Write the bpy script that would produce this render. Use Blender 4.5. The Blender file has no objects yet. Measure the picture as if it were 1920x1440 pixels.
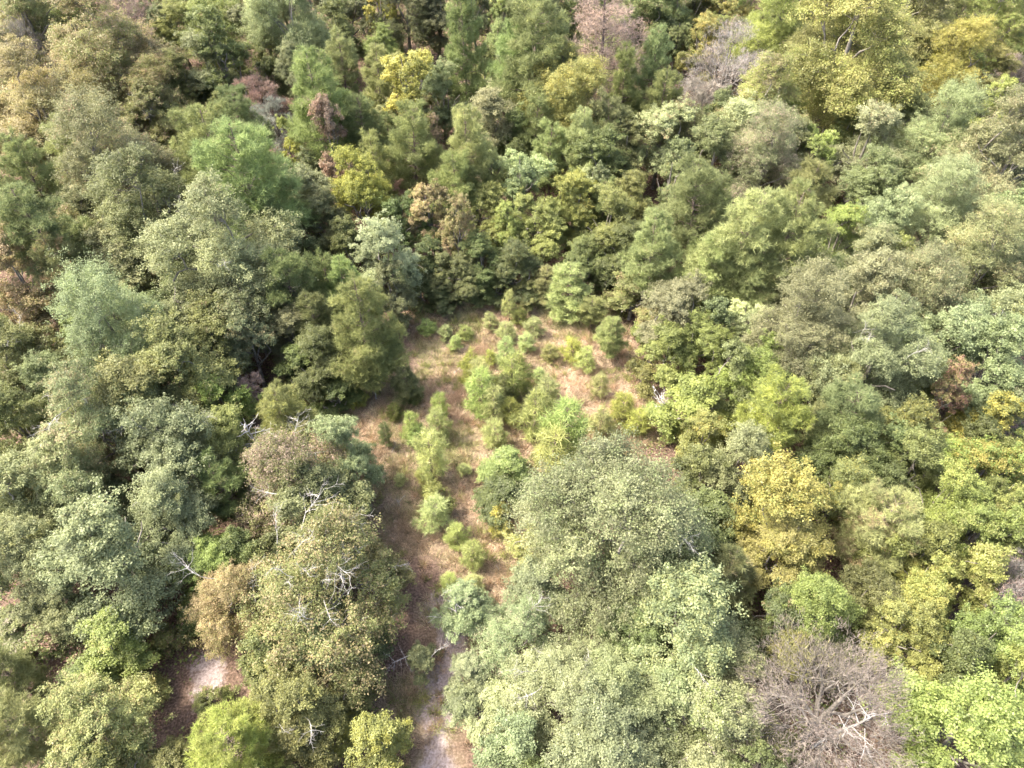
import bpy, math, random
import numpy as np
from mathutils import Vector

# ------------------------------------------------------------------ camera, sky, sun, exposure
S = bpy.context.scene
COL = S.collection
CAM_H, PITCH, F_PX = 50.0, math.radians(50.0), 1371.0      # focal length in pixels of the 1920 wide photo
cam_data = bpy.data.cameras.new("camera"); cam = bpy.data.objects.new("camera", cam_data)
COL.objects.link(cam); S.camera = cam
cam.location = (0, 0, CAM_H); cam.rotation_euler = (math.pi/2 - PITCH, 0, 0)
cam_data.sensor_width = 36.0; cam_data.lens = 36.0*F_PX/1920.0
cam_data.clip_start = 0.5; cam_data.clip_end = 6000.0
SUN_EL, SUN_AZ = math.radians(55), math.radians(-80)       # azimuth clockwise from +Y: from the left, a little behind the trees
sun_vec = Vector((math.cos(SUN_EL)*math.sin(SUN_AZ), math.cos(SUN_EL)*math.cos(SUN_AZ), math.sin(SUN_EL)))
W = bpy.data.worlds.new("World"); S.world = W; W.use_nodes = True
wn = W.node_tree.nodes; wl = W.node_tree.links
bg = wn.get("Background") or wn.new("ShaderNodeBackground")
sky = wn.new("ShaderNodeTexSky"); sky.sky_type = 'NISHITA'; sky.sun_disc = False
sky.sun_elevation = SUN_EL; sky.sun_rotation = SUN_AZ; sky.air_density = 0.7; sky.dust_density = 5.0; sky.ozone_density = 0.4
wl.new(sky.outputs[0], bg.inputs[0]); bg.inputs[1].default_value = 0.15
sd = bpy.data.lights.new("sun", 'SUN'); sd.energy = 2.0; sd.angle = math.radians(6); sd.color = (1.0, 0.94, 0.82)
so = bpy.data.objects.new("sun", sd); COL.objects.link(so)
so.rotation_euler = (-sun_vec).to_track_quat('-Z', 'Y').to_euler(); so.location = (-60, 20, 80)
S.view_settings.view_transform = 'Standard'; S.view_settings.look = 'None'
S.view_settings.exposure = 2.5; S.view_settings.gamma = 1.0
S.render.engine = 'CYCLES'

def ray(px, py):
    x = (px-960.0)/F_PX; y = (720.0-py)/F_PX
    c, s = math.cos(PITCH), math.sin(PITCH)
    return np.array([x, c + y*s, -s + y*c])                # right=(1,0,0) up=(0,sin,cos) forward=(0,cos,-sin)
def at(px, py, z=0.0):
    d = ray(px, py); t = (CAM_H - z)/(-d[2])
    return d[0]*t, d[1]*t, t                                # t = depth along the view axis
def project(x, y, z):
    c, s = math.cos(PITCH), math.sin(PITCH); dz = z-CAM_H
    f = y*c - dz*s; u = y*s + dz*c
    return 960+F_PX*x/f, 720-F_PX*u/f

# ------------------------------------------------------------------ materials
def new_mat(name):
    m = bpy.data.materials.new(name); m.use_nodes = True
    nt = m.node_tree; nt.nodes.clear()
    return m, nt, nt.nodes, nt.links
def N(ns, t, **kw):
    n = ns.new(t)
    for k, v in kw.items(): setattr(n, k, v)
    return n
def mixc(ns, ls, fac, a, b, mode='MIX'):
    n = ns.new('ShaderNodeMix'); n.data_type = 'RGBA'; n.blend_type = mode
    for sock, v in ((n.inputs[0], fac), (n.inputs[6], a), (n.inputs[7], b)):
        if isinstance(v, (int, float)): sock.default_value = v
        elif isinstance(v, tuple): sock.default_value = v
        else: ls.new(v, sock)
    return n.outputs[2]
def math_(ns, ls, op, a, b, c=None):
    n = ns.new('ShaderNodeMath'); n.operation = op
    for i, v in enumerate((a, b, c)):
        if v is None: continue
        if isinstance(v, (int, float)): n.inputs[i].default_value = v
        else: ls.new(v, n.inputs[i])
    return n.outputs[0]
def leaf_material(name, transl, rough, spec):
    m, nt, ns, ls = new_mat(name)
    oi = N(ns, 'ShaderNodeObjectInfo')
    tint = N(ns, 'ShaderNodeAttribute', attribute_type='OBJECT', attribute_name='leaf_tint')
    tone = N(ns, 'ShaderNodeAttribute', attribute_name='tone')
    tip = N(ns, 'ShaderNodeAttribute', attribute_name='tip')
    # leaves turn to the autumn tint where their tip value is below the tree's autumn amount (kept in alpha)
    d = math_(ns, ls, 'SUBTRACT', oi.outputs['Alpha'], tip.outputs['Fac'])
    f = math_(ns, ls, 'MULTIPLY_ADD', d, 5.0, 0.5)
    cl = N(ns, 'ShaderNodeClamp'); ls.new(f, cl.inputs[0])
    c = mixc(ns, ls, cl.outputs[0], oi.outputs['Color'], tint.outputs['Color'])
    v = math_(ns, ls, 'MULTIPLY_ADD', tone.outputs['Fac'], 0.95, 0.55)
    hs = N(ns, 'ShaderNodeHueSaturation'); ls.new(c, hs.inputs['Color']); ls.new(v, hs.inputs['Value'])
    hue = math_(ns, ls, 'MULTIPLY_ADD', tone.outputs['Fac'], -0.02, 0.506); ls.new(hue, hs.inputs['Hue'])
    p = N(ns, 'ShaderNodeBsdfPrincipled'); ls.new(hs.outputs[0], p.inputs['Base Color'])
    p.inputs['Roughness'].default_value = rough; p.inputs['Specular IOR Level'].default_value = spec
    t = N(ns, 'ShaderNodeBsdfTranslucent'); ls.new(hs.outputs[0], t.inputs['Color'])
    mx = N(ns, 'ShaderNodeMixShader'); mx.inputs[0].default_value = transl
    ls.new(p.outputs[0], mx.inputs[1]); ls.new(t.outputs[0], mx.inputs[2])
    o = N(ns, 'ShaderNodeOutputMaterial'); ls.new(mx.outputs[0], o.inputs[0])
    return m
def bark_material(name, c1, c2, scale=3.0):
    m, nt, ns, ls = new_mat(name)
    tc = N(ns, 'ShaderNodeTexCoord'); nz = N(ns, 'ShaderNodeTexNoise')
    nz.inputs['Scale'].default_value = scale; nz.inputs['Detail'].default_value = 6
    ls.new(tc.outputs['Object'], nz.inputs['Vector'])
    r = N(ns, 'ShaderNodeValToRGB'); ls.new(nz.outputs['Fac'], r.inputs[0])
    r.color_ramp.elements[0].position = 0.35; r.color_ramp.elements[0].color = (*c1, 1)
    r.color_ramp.elements[1].position = 0.65; r.color_ramp.elements[1].color = (*c2, 1)
    p = N(ns, 'ShaderNodeBsdfPrincipled'); ls.new(r.outputs[0], p.inputs['Base Color']); p.inputs['Roughness'].default_value = 0.85
    b = N(ns, 'ShaderNodeBump'); b.inputs['Strength'].default_value = 0.5; b.inputs['Distance'].default_value = 0.05
    ls.new(nz.outputs['Fac'], b.inputs['Height']); ls.new(b.outputs[0], p.inputs['Normal'])
    o = N(ns, 'ShaderNodeOutputMaterial'); ls.new(p.outputs[0], o.inputs[0])
    return m
M_LEAF = leaf_material('broad_leaf', 0.44, 0.5, 0.35)
M_NEEDLE = leaf_material('pine_needle', 0.42, 0.55, 0.2)
M_TWIG = leaf_material('dry_twig', 0.05, 0.8, 0.2)
M_BARK = bark_material('grey_bark', (0.10, 0.088, 0.072), (0.24, 0.215, 0.18))
M_PBARK = bark_material('pine_bark', (0.10, 0.075, 0.06), (0.24, 0.18, 0.145))
M_DEAD = bark_material('bleached_wood', (0.27, 0.25, 0.225), (0.46, 0.44, 0.41))

# ------------------------------------------------------------------ mesh helpers
def make_mesh(name, V, F, mats, mat_idx=None, attrs=None, smooth=False):
    V = np.asarray(V, np.float32); F = np.asarray(F, np.int32)
    me = bpy.data.meshes.new(name); k = F.shape[1]; n = F.shape[0]
    me.vertices.add(len(V)); me.vertices.foreach_set('co', V.ravel())
    me.loops.add(n*k); me.loops.foreach_set('vertex_index', F.ravel())
    me.polygons.add(n); me.polygons.foreach_set('loop_start', np.arange(n, dtype=np.int32)*k)
    try: me.polygons.foreach_set('loop_total', np.full(n, k, np.int32))
    except Exception: pass
    for m in mats: me.materials.append(m)
    if mat_idx is not None: me.polygons.foreach_set('material_index', np.asarray(mat_idx, np.int32))
    if smooth: me.polygons.foreach_set('use_smooth', np.ones(n, bool))
    me.update(calc_edges=True)
    for a, d in (attrs or {}).items():
        at_ = me.attributes.new(a, 'FLOAT', 'FACE'); at_.data.foreach_set('value', np.asarray(d, np.float32))
    return me
def unit(a): return a/np.maximum(np.linalg.norm(a, axis=-1, keepdims=True), 1e-9)
def rand_dirs(rng, n):
    return unit(rng.normal(size=(n, 3)))
class Tubes:
    def __init__(s, sides=5): s.V = []; s.F = []; s.n = 0; s.k = sides
    def add(s, pts, rad):
        pts = np.asarray(pts, float); m = len(pts); k = s.k
        tan = np.gradient(pts, axis=0); tan = unit(tan)
        ref = np.array([0.31, 0.17, 0.93]) if abs(tan[0][2]) < 0.8 else np.array([1.0, 0.2, 0.1])
        a = unit(np.cross(tan, ref)); b = np.cross(tan, a)
        ang = np.arange(k)*2*math.pi/k
        ring = pts[:, None, :] + np.asarray(rad)[:, None, None]*(np.cos(ang)[None, :, None]*a[:, None, :]+np.sin(ang)[None, :, None]*b[:, None, :])
        s.V.append(ring.reshape(-1, 3))
        i = np.arange(m-1)[:, None]*k; j = np.arange(k)[None, :]; j2 = (j+1) % k
        f = np.stack([i+j, i+j2, i+k+j2, i+k+j], -1).reshape(-1, 4) + s.n
        s.F.append(f); s.n += m*k
    def mesh(s, name, mat): return make_mesh(name, np.concatenate(s.V), np.concatenate(s.F), [mat], smooth=True)
def bend(p0, p1, rng, n=5, sag=0.12, up=0.0):
    p0 = np.asarray(p0, float); p1 = np.asarray(p1, float); L = np.linalg.norm(p1-p0)
    t = np.linspace(0, 1, n)[:, None]
    off = rng.normal(size=3)*sag*L; off[2] += up*L
    wig = rng.normal(size=(n, 3))*L*0.025; wig[0] = 0; wig[-1] = 0
    return p0*(1-t)+p1*t + off*(4*t*(1-t))*0.5 + wig
def leaf_quads(P, nrm, L, Wd, rng):
    """lozenge shaped leaves, slightly folded"""
    n = len(P); a = unit(np.cross(nrm, rand_dirs(rng, n))); b = np.cross(nrm, a)
    L = (L*rng.uniform(0.45, 1.6, n))[:, None]; w = L*Wd
    V = np.stack([P-a*L*0.5, P+b*w*0.5+nrm*w*0.12, P+a*L*0.5, P-b*w*0.5+nrm*w*0.12], 1).reshape(-1, 3)
    F = np.arange(n*4).reshape(n, 4)
    return V, F
def blades(P, D, L, Wd, rng):
    n = len(P); s = unit(np.cross(D, rand_dirs(rng, n)))*Wd*0.5
    L = (L*rng.uniform(0.7, 1.2, n))[:, None]
    V = np.stack([P-s, P+s, P+D*L], 1).reshape(-1, 3)
    return V, np.arange(n*3).reshape(n, 3)

# ------------------------------------------------------------------ tree prototypes (meshes only, shared by the trees)
def broadleaf(seed, R, H, clumps, leaves, leaf, kind='leaf', lower=0.25, spread=1.0, twigs=0, mat=M_LEAF, bark=M_BARK, clump_k=1.0, open_=0.0, rz_k=0.36, lobes=None):
    rng = np.random.default_rng(seed)
    rz = H*rz_k; zc = H-rz
    T = Tubes(6)
    # the crown is a heap of lobes of unequal size with hollows between them
    nl = lobes or max(5, int(4+R*1.5)); LC = []; LR = []
    ax = rng.uniform(0.85, 1.12); ay = 2-ax
    for i in range(nl*80):
        if len(LC) >= nl: break
        a = rng.uniform(0, 6.283); q = math.sqrt(rng.random()); lr = R*rng.uniform(0.24, 0.40)*(1.1 if q < .35 else 1.0)
        qq = q*(R-lr*0.9); zz = zc + rz*(0.72-1.25*q*q+rng.uniform(-0.35, 0.28))
        if rng.random() < .22: zz = zc - rz*rng.uniform(0.1, 0.7)
        c = np.array([math.cos(a)*qq*ax, math.sin(a)*qq*ay, zz])
        if LC and min(np.linalg.norm((c-o)/np.array([1, 1, 1.1]))/(lr+b) for o, b in zip(LC, LR)) < 0.70: continue
        LC.append(c); LR.append(lr)
    LC = np.array(LC); LR = np.array(LR); lz = min(1.1, 0.7+rz/R*0.35)
    ltone = rng.normal(0, 0.14, len(LC)); ltip = rng.random(len(LC))
    nprim = int(rng.integers(5, 8))
    hb = zc - rz*0.75
    lean = rng.normal(size=2)*0.04*H
    tr = np.array([[0, 0, -0.25], [lean[0]*0.3, lean[1]*0.3, hb*0.5], [lean[0]*0.7, lean[1]*0.7, hb], [lean[0], lean[1], zc+rz*0.2], [lean[0]*1.2, lean[1]*1.2, zc+rz*0.7]])
    tk = 0.014*H+0.020*R
    T.add(tr, [tk*1.25, tk*0.95, tk*0.8, tk*0.45, tk*0.12])
    prim = []
    for i in range(nprim):
        a = 2*math.pi*(i+rng.uniform(-.3, .3))/nprim; e = rng.uniform(0.15, 0.95)
        r = R*0.62; tip = np.array([math.cos(a)*math.cos(e)*r, math.sin(a)*math.cos(e)*r, zc+math.sin(e)*rz*0.75-rz*0.15])
        s0 = tr[2]*(1-0.35*rng.random())+np.array([0, 0, rng.uniform(0, rz*0.6)])
        pl = bend(s0, tip, rng, 6, 0.12, 0.10); T.add(pl, np.linspace(tk*0.5, tk*0.13, 6)); prim.append(pl)
    C = []; CR = []; CL = []
    tries = 0
    while len(C) < clumps and tries < clumps*40:
        tries += 1
        li = int(rng.choice(len(LC), p=LR**2/(LR**2).sum())); lr = LR[li]
        d = rand_dirs(rng, 1)[0]; d = unit(d+unit(LC[li]-np.array([0, 0, zc-rz]))*0.5+np.array([0, 0, .25]))
        if d[2] < -lower-0.15: continue
        c = LC[li]+d*lr*np.array([1, 1, lz])*(rng.uniform(0.62, 1.08) if rng.random() < .85 else rng.uniform(0.1, 0.6))
        rc = clump_k*lr*rng.uniform(0.26, 0.50)+0.10
        if C and min(np.linalg.norm((c-q)/np.array([1, 1, .8])) for q in C) < rc*(0.86+open_): continue
        C.append(c); CR.append(rc); CL.append(li)
    C = np.array(C); CR = np.array(CR)
    wsum = (CR**2).sum()
    Vs = []; Fs = []; tone = []; tip = []; nv = 0
    allp = np.concatenate(prim); lobe_l = []
    for q in LC:
        j = np.argmin(np.linalg.norm((allp-q+np.array([0, 0, R*.25]))*np.array([1, 1, .8]), axis=1))
        pl = bend(allp[j], q, rng, 6, 0.14, 0.04); T.add(pl, np.linspace(tk*0.24, tk*0.09, 6)); lobe_l.append(pl)
    ccen = np.array([0, 0, zc-rz*0.3])
    for c, rc, li in zip(C, CR, CL):
        s0 = lobe_l[li][int(rng.integers(3, 6))]
        T.add(bend(s0, c, rng, 5, 0.10, 0.05), np.linspace(tk*0.09, tk*0.025, 5))
        for q in range(3):
            d = unit(c-ccen+rng.normal(size=3)*R*0.35); T.add(bend(c, c+d*rc*0.8, rng, 3, 0.1), np.linspace(tk*0.05, tk*0.015, 3))
        n = int(leaves*rc*rc/wsum)
        nsp = max(5, int(20*(rc/0.9)**2))
        d = rand_dirs(rng, nsp); out = unit(c-ccen); d = unit(d+out*0.5+np.array([0, 0, 0.5]))
        sa = unit(out+rng.normal(size=3)*.9); sp = c + d*rc*rng.uniform(0.5, 1.05, (nsp, 1))*np.array([1.1, 1.1, 0.72])
        sp = sp + sa*(((sp-c)@sa)*rng.uniform(.2, .9))[:, None] + rng.normal(size=(nsp, 3))*rc*(rng.random((nsp, 1)) < .38)*.6
        tc = rng.normal(0.5, 0.10)+ltone[li]; ti = 0.5*ltip[li]+0.5*rng.random()
        ts = np.clip(tc + rng.normal(0, 0.11, nsp), 0, 1); tis = ti*0.6+0.4*rng.random(nsp)
        k = rng.integers(0, nsp, n)
        sig = 0.15*rc+0.055
        P = sp[k] + rng.normal(size=(n, 3))*sig*np.array([1, 1, .7])
        if kind == 'leaf':
            nr = unit(unit(P-c)*0.7+np.array([0, 0, 0.55])+rand_dirs(rng, n)*0.85)
            V, F = leaf_quads(P, nr, leaf, 0.62, rng)
        else:
            D = unit(unit(P-ccen)*0.9+rand_dirs(rng, n)*0.9+np.array([0, 0, .25])); V, F = blades(P, D, leaf*1.0, leaf*0.085, rng)
            V = V.reshape(-1, 3, 3); V = np.concatenate([V, V[:, 2:3]+(V[:, 0:1]-V[:, 1:2])*0.3], 1).reshape(-1, 3); F = np.arange(n*4).reshape(n, 4)
        Vs.append(V); Fs.append(F+nv); nv += len(V)
        tone.append(np.clip(ts[k]+rng.normal(0, 0.13, n), 0, 1)); tip.append(np.clip(tis[k]*0.62+0.38*rng.random(n), 0.02, 1))
    crown = make_mesh('crown', np.concatenate(Vs), np.concatenate(Fs), [mat], attrs={'tone': np.concatenate(tone), 'tip': np.concatenate(tip)})
    return dict(trunk=T.mesh('trunk', bark), crown=crown, w=2*R*0.97, h=H, cfrac=(zc/H))
def pine(seed, R, H, base=0.3, tufts=1400, needle=0.30, nper=10, point=0.75, droop=0.25, mat=M_NEEDLE, bark=M_PBARK, bw=0.035, whorls=None):
    rng = np.random.default_rng(seed); T = Tubes(5)
    tk = 0.012*H+0.02
    lean = rng.normal(size=2)*0.015*H
    tz = np.linspace(0, 1, 7); tp = np.stack([lean[0]*tz**2, lean[1]*tz**2, -0.2+(H+0.1)*tz], 1)
    T.add(tp, tk*(1.08-tz)**0.8)
    zb = H*base; wh = whorls or max(7, int((H-zb)/0.55))
    brs = []
    for i in range(wh):
        t = (i+rng.uniform(-.3, .3))/wh; t = min(max(t, 0), 0.985)
        z = zb + (H-zb)*t
        prof = R*((1-t)**point)*(0.55+0.45*min(1, t/0.18))
        nb = int(rng.integers(4, 7)) if t < .9 else 3
        a0 = rng.uniform(0, 6.28)
        for b in range(nb):
            a = a0+b*6.283/nb+rng.normal()*0.25
            L = max(0.25, prof*rng.uniform(0.45, 1.3))
            rise = L*(0.15+0.75*t)*rng.uniform(.6, 1.3) - L*droop*(1-t)
            x0 = np.array([lean[0]*(z/H)**2, lean[1]*(z/H)**2, z])
            e = x0+np.array([math.cos(a)*L, math.sin(a)*L, rise])
            pl = bend(x0, e, rng, 5, 0.05, -0.06)
            T.add(pl, np.linspace(0.25*tk*(1.15-t)+0.008, 0.006, 5)); brs.append((pl, L, t))
    tot = sum(L**1.6+0.12 for _, L, _ in brs)
    P = []; D = []; tn = []; ti = []
    for pl, L, t in brs:
        n = max(3, int(tufts*(L**1.6+0.12)/tot)); btone = rng.normal(0.5, .10); btip = rng.random()
        for q in range(n):
            u = rng.uniform(0.35, 1.0)**0.8 if q else 1.0
            x = u*4; i = min(int(x), 3); p = pl[i]*(1-(x-i))+pl[i+1]*(x-i)
            ax = unit(pl[-1]-pl[0])
            sd = rng.normal(size=3)*np.array([1, 1, 0.45]); sd -= ax*(sd@ax)
            p = p + sd*0.26*L*(1.15-u*0.55)*0.75
            d = unit(ax*0.6+unit(sd)*0.5+np.array([0, 0, 0.55])+rng.normal(size=3)*0.2)
            P.append(p); D.append(d); tn.append(btone+rng.normal()*0.11); ti.append(btip*0.5+rng.random()*0.5)
    P = np.array(P); D = np.array(D); m = len(P)
    P2 = np.repeat(P, nper, 0); D2 = unit(np.repeat(D, nper, 0)*0.75+rand_dirs(rng, m*nper)*0.95)
    P2 = P2 + np.repeat(D, nper, 0)*rng.uniform(-0.1, 0.12, (m*nper, 1))
    V, F = blades(P2, D2, needle, bw, rng)
    crown = make_mesh('crown', V, F, [mat], attrs={'tone': np.clip(np.repeat(tn, nper)+rng.normal(0, .10, m*nper), 0, 1), 'tip': np.clip(np.repeat(ti, nper), 0.02, 1)})
    return dict(trunk=T.mesh('trunk', bark), crown=crown, w=2*R*0.95, h=H, cfrac=(1+base)/2+0.02)
def dead_limb(seed, L=3.0, n1=7, thick=0.05, up=0.5, mat=M_DEAD):
    rng = np.random.default_rng(seed); T = Tubes(5)
    def grow(p, d, L, r, depth):
        n = 5; pts = [p]
        for i in range(n):
            d = unit(d+rng.normal(size=3)*0.22+np.array([0, 0, 0.05])); p = p+d*L/n; pts.append(p)
        T.add(np.array(pts), np.linspace(r, r*0.3, n+1))
        if depth > 0:
            for q in range(n1 if depth == 2 else 4):
                i = int(rng.integers(2, n+1)); dd = unit(d+rng.normal(size=3)*0.75)
                grow(pts[i], dd, L*rng.uniform(0.3, 0.55), r*0.5, depth-1)
    grow(np.zeros(3), unit(np.array([0.6, 0.2, up])), L, thick, 2)
    return T.mesh('dead_branch', mat)

PROTO = {}
PROTO['oakL'] = [broadleaf(11, 6.0, 14.5, 330, 210000, 0.102, rz_k=.42, lower=.6, lobes=11), broadleaf(14, 5.8, 14.0, 310, 190000, 0.102, open_=.1, rz_k=.42, lower=.6, lobes=9), broadleaf(12, 5.6, 13.5, 320, 180000, 0.102, open_=0.1, rz_k=.40, lower=.6), broadleaf(13, 6.2, 14.0, 300, 170000, 0.102, open_=0.2, lower=0.5, rz_k=.38)]
PROTO['oakM'] = [broadleaf(21+i, 3.6, 10.5, 190, 84000, 0.105, open_=0.08*(i % 3), lower=.7, rz_k=(0.42, 0.46, 0.40, 0.44)[i % 4]) for i in range(8)]
PROTO['oakS'] = [broadleaf(31+i, 2.1, 7.0, 100, 34000, 0.098, lower=.9, rz_k=(0.45, 0.48, 0.46)[i % 3]) for i in range(6)]
PROTO['openL'] = [broadleaf(41+i, 5.2, 12.5, 300, 95000, 0.11, clump_k=0.8, open_=0.25, rz_k=.36, lower=.5) for i in range(2)]
PROTO['airyM'] = [broadleaf(51+i, 3.0, 11.0, 120, 32000, 0.12, clump_k=0.85, open_=0.3, rz_k=0.42) for i in range(3)]
PROTO['bareL'] = [broadleaf(61+i, 4.5, 10.5, 210, 27000, 0.26, kind='twig', mat=M_TWIG, bark=M_BARK, rz_k=.42, lower=.6, open_=.05, lobes=12) for i in range(2)]
PROTO['bareM'] = [broadleaf(65+i, 2.6, 8.5, 90, 15000, 0.26, kind='twig', mat=M_TWIG, rz_k=.42, lower=.6) for i in range(2)]
PROTO['pineL'] = [pine(71+i, 3.5, 13.5, base=(0.28, 0.35, 0.22, .3)[i], tufts=5600, needle=0.40, nper=10, bw=.036, point=(0.55, 0.42, 0.6, 0.38)[i]) for i in range(4)]
PROTO['pineM'] = [pine(81+i, 2.0, 9.5, base=(0.25, 0.32, 0.2, .15, .4)[i], tufts=2500, needle=0.37, nper=10, bw=.034, point=(0.6, 0.45, 0.7, .5, .4)[i]) for i in range(5)]
PROTO['sapling'] = [pine(91+i, 1.0, 3.7, base=(0.12, 0.2, 0.08, 0.15)[i], tufts=(420, 340, 480, 380)[i], needle=0.36, nper=11, point=(0.6, 0.7, 0.45, 0.6)[i], droop=0.0, bw=0.028, whorls=8) for i in range(4)]
PROTO['deadpine'] = [pine(101, 3.9, 15.0, base=0.2, tufts=5200, needle=0.34, nper=7, point=0.65, droop=0.05, mat=M_TWIG, bw=0.022)]
PROTO['shrub'] = [broadleaf(111+i, 1.4, 2.6, 60, 10000, 0.095, rz_k=0.46, lower=0.5) for i in range(3)]
LIMBS = [dead_limb(201, 2.6, 8, .026), dead_limb(202, 2.2, 8, .024, up=1.2), dead_limb(203, 3.0, 9, .028, up=0.15), dead_limb(204, 1.9, 8, 0.022, 2.2), dead_limb(205, 2.4, 9, .024, up=.05), dead_limb(206, 2.8, 10, .026, up=.3), dead_limb(207, 1.6, 9, .02, up=.8)]

# ------------------------------------------------------------------ colours and kinds
COLS = dict(
 sage=(0.220, 0.248, 0.118), sageD=(0.175, 0.200, 0.085), olive=(0.188, 0.210, 0.070), deep=(0.125, 0.152, 0.055), green=(0.200, 0.245, 0.072),
 bright=(0.280, 0.330, 0.090), pale=(0.295, 0.330, 0.158), pine=(0.245, 0.282, 0.108), pineD=(0.178, 0.210, 0.085), pineL=(0.295, 0.330, 0.140), pineY=(0.325, 0.350, 0.095),
 sapling=(0.325, 0.375, 0.130), saplingL=(0.38, 0.42, 0.175),
 yellow=(0.345, 0.340, 0.075), lime=(0.265, 0.295, 0.088), gold=(0.300, 0.278, 0.075), tan=(0.300, 0.250, 0.130), ochre=(0.255, 0.262, 0.092),
 rust=(0.290, 0.185, 0.125), brown=(0.27, 0.200, 0.155), mauve=(0.165, 0.146, 0.122), greyp=(0.28, 0.28, 0.225), pink=(0.32, 0.250, 0.190))
CW = dict(sapling='green', saplingL='light green', sage='sage green', sageD='dark sage green', olive='olive green', deep='dark green', green='mid green', bright='bright green', pale='pale green',
 pine='green', pineD='dark green', pineL='light green', pineY='yellow-green', yellow='yellow', lime='lime yellow', gold='golden', tan='tan', ochre='ochre', rust='rusty red',
 brown='brown', mauve='grey-purple', greyp='pale grey', pink='pinkish tan')
# kind -> (prototype family, object name, category, noun, height as function of crown width)
KIND = dict(
 o=('oak', 'broadleaf_tree', 'tree', 'broadleaf tree', lambda w: 4.0+w*0.80),
 y=('oak', 'young_tree', 'young tree', 'young broadleaf tree', lambda w: 4.0+w*0.80),
 n=('open', 'broadleaf_tree', 'tree', 'open-crowned broadleaf tree', lambda w: 3.4+w*0.75),
 a=('airyM', 'slender_tree', 'tree', 'slender airy tree', lambda w: 5.5+w*0.95),
 p=('pine', 'pine_tree', 'pine tree', 'pine', lambda w: 2.3+w*1.75),
 s=('sapling', 'pine_sapling', 'pine sapling', 'pine sapling', lambda w: 0.6+w*1.3),
 d=('deadpine', 'dead_pine', 'dead tree', 'dead pine', lambda w: 2.5+w*1.6),
 b=('bare', 'bare_tree', 'tree', 'leafless twiggy tree', lambda w: 3.8+w*0.8),
 h=('shrub', 'shrub', 'shrub', 'shrub', lambda w: 0.5+w*0.62))
# x y = middle of the crown in the photo, w = crown width in photo pixels: kind, x, y, w, colour, autumn tint, autumn amount, extras
TREES = []
def t(k, x, y, w, c, a='tan', amt=0.0, ht=1.0, lm=None, label=None, limbs=0, lean=0): TREES.append(dict(k=k, x=x, y=y, w=w, c=c, a=a, amt=amt, ht=ht, lm=lm, label=label, limbs=limbs, lean=lean))
exec_trees = True
# top left
t('o', 60, 45, 150, 'olive', 'tan', .6); t('b', 45, 115, 110, 'mauve', 'pink', .3, lm='the grey-purple bare tree', label='grey-purple leafless tree near the top left corner of the forest')
t('o', 205, 120, 210, 'olive', 'tan', .62, lm='the broad tan-topped tree', label='broad tree with tan-topped crown in the upper left, below a pale dead pine')
t('o', 95, 215, 190, 'ochre', 'tan', .5); t('o', 270, 185, 140, 'olive', 'tan', .5); t('d', 235, 35, 110, 'pink', 'tan', .4, ht=.9, label='pale tan dead pine at the top edge, left part of the photo')
t('o', 335, 55, 90, 'green', 'tan', .1); t('o', 400, 60, 110, 'green', 'tan', .15); t('a', 470, 40, 90, 'sageD'); t('a', 420, 120, 100, 'olive', 'rust', .15)
t('o', 535, 60, 130, 'pale', 'tan', .1, ht=1.2, limbs=2, lm='the tall pale tree', label='tall pale green tree with bare grey twigs near the top edge')
t('o', 555, 140, 70, 'sage'); t('p', 595, 195, 120, 'pine', 'brown', .08, lm='the broad-based pine', label='mid-green conical pine right of the pinkish bare tree, upper left')
t('b', 485, 180, 85, 'pink', 'rust', .45, lm='the pinkish bare tree', label='small pinkish-brown twiggy tree left of a conical pine, upper left')
t('b', 512, 235, 75, 'greyp', 'mauve', .4); t('o', 340, 165, 90, 'green', 'tan', .35); t('o', 390, 145, 100, 'sageD', limbs=1); t('o', 290, 240, 110, 'olive', 'rust', .4, limbs=2)
t('o', 30, 265, 110, 'olive', 'tan', .6, limbs=2); t('o', 145, 275, 110, 'olive', 'tan', .6); t('h', 18, 215, 60, 'lime', 'yellow', .4); t('o', 290, 60, 80, 'sageD', 'tan', .2)
t('p', 395, 300, 120, 'pine', 'tan', .03, ht=.95); t('p', 455, 340, 170, 'pine', 'tan', .03, ht=.9, lm='the big twin pine', label='biggest round-topped green pine, left of centre in the upper half')
t('o', 215, 340, 200, 'sageD', 'rust', .22); t('o', 280, 425, 220, 'sageD', 'tan', .15, limbs=1, lm='the wide dark sage tree'); t('p', 65, 340, 110, 'pine', 'rust', .08); t('p', 75, 440, 160, 'pineD', 'tan', .08, ht=.85)
t('p', 20, 400, 90, 'pineD'); t('o', 580, 380, 95, 'sage', 'tan', .12); t('o', 634, 285, 72, 'pink', 'rust', .45, ht=1.6, lm='the rusty dome', label='small rusty pink dome-shaped tree above a yellow tree, upper centre-left')
t('a', 545, 292, 50, 'lime', 'yellow', .5); t('p', 500, 430, 90, 'pineD'); t('o', 180, 420, 110, 'sageD', 'tan', .25); t('p', 130, 300, 80, 'pine', 'rust', .2); t('o', 340, 255, 70, 'olive', 'tan', .4)
t('o', 150, 45, 90, 'green', 'tan', .4); t('o', 10, 160, 90, 'olive', 'tan', .6); t('o', 250, 290, 80, 'olive', 'tan', .35)
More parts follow.
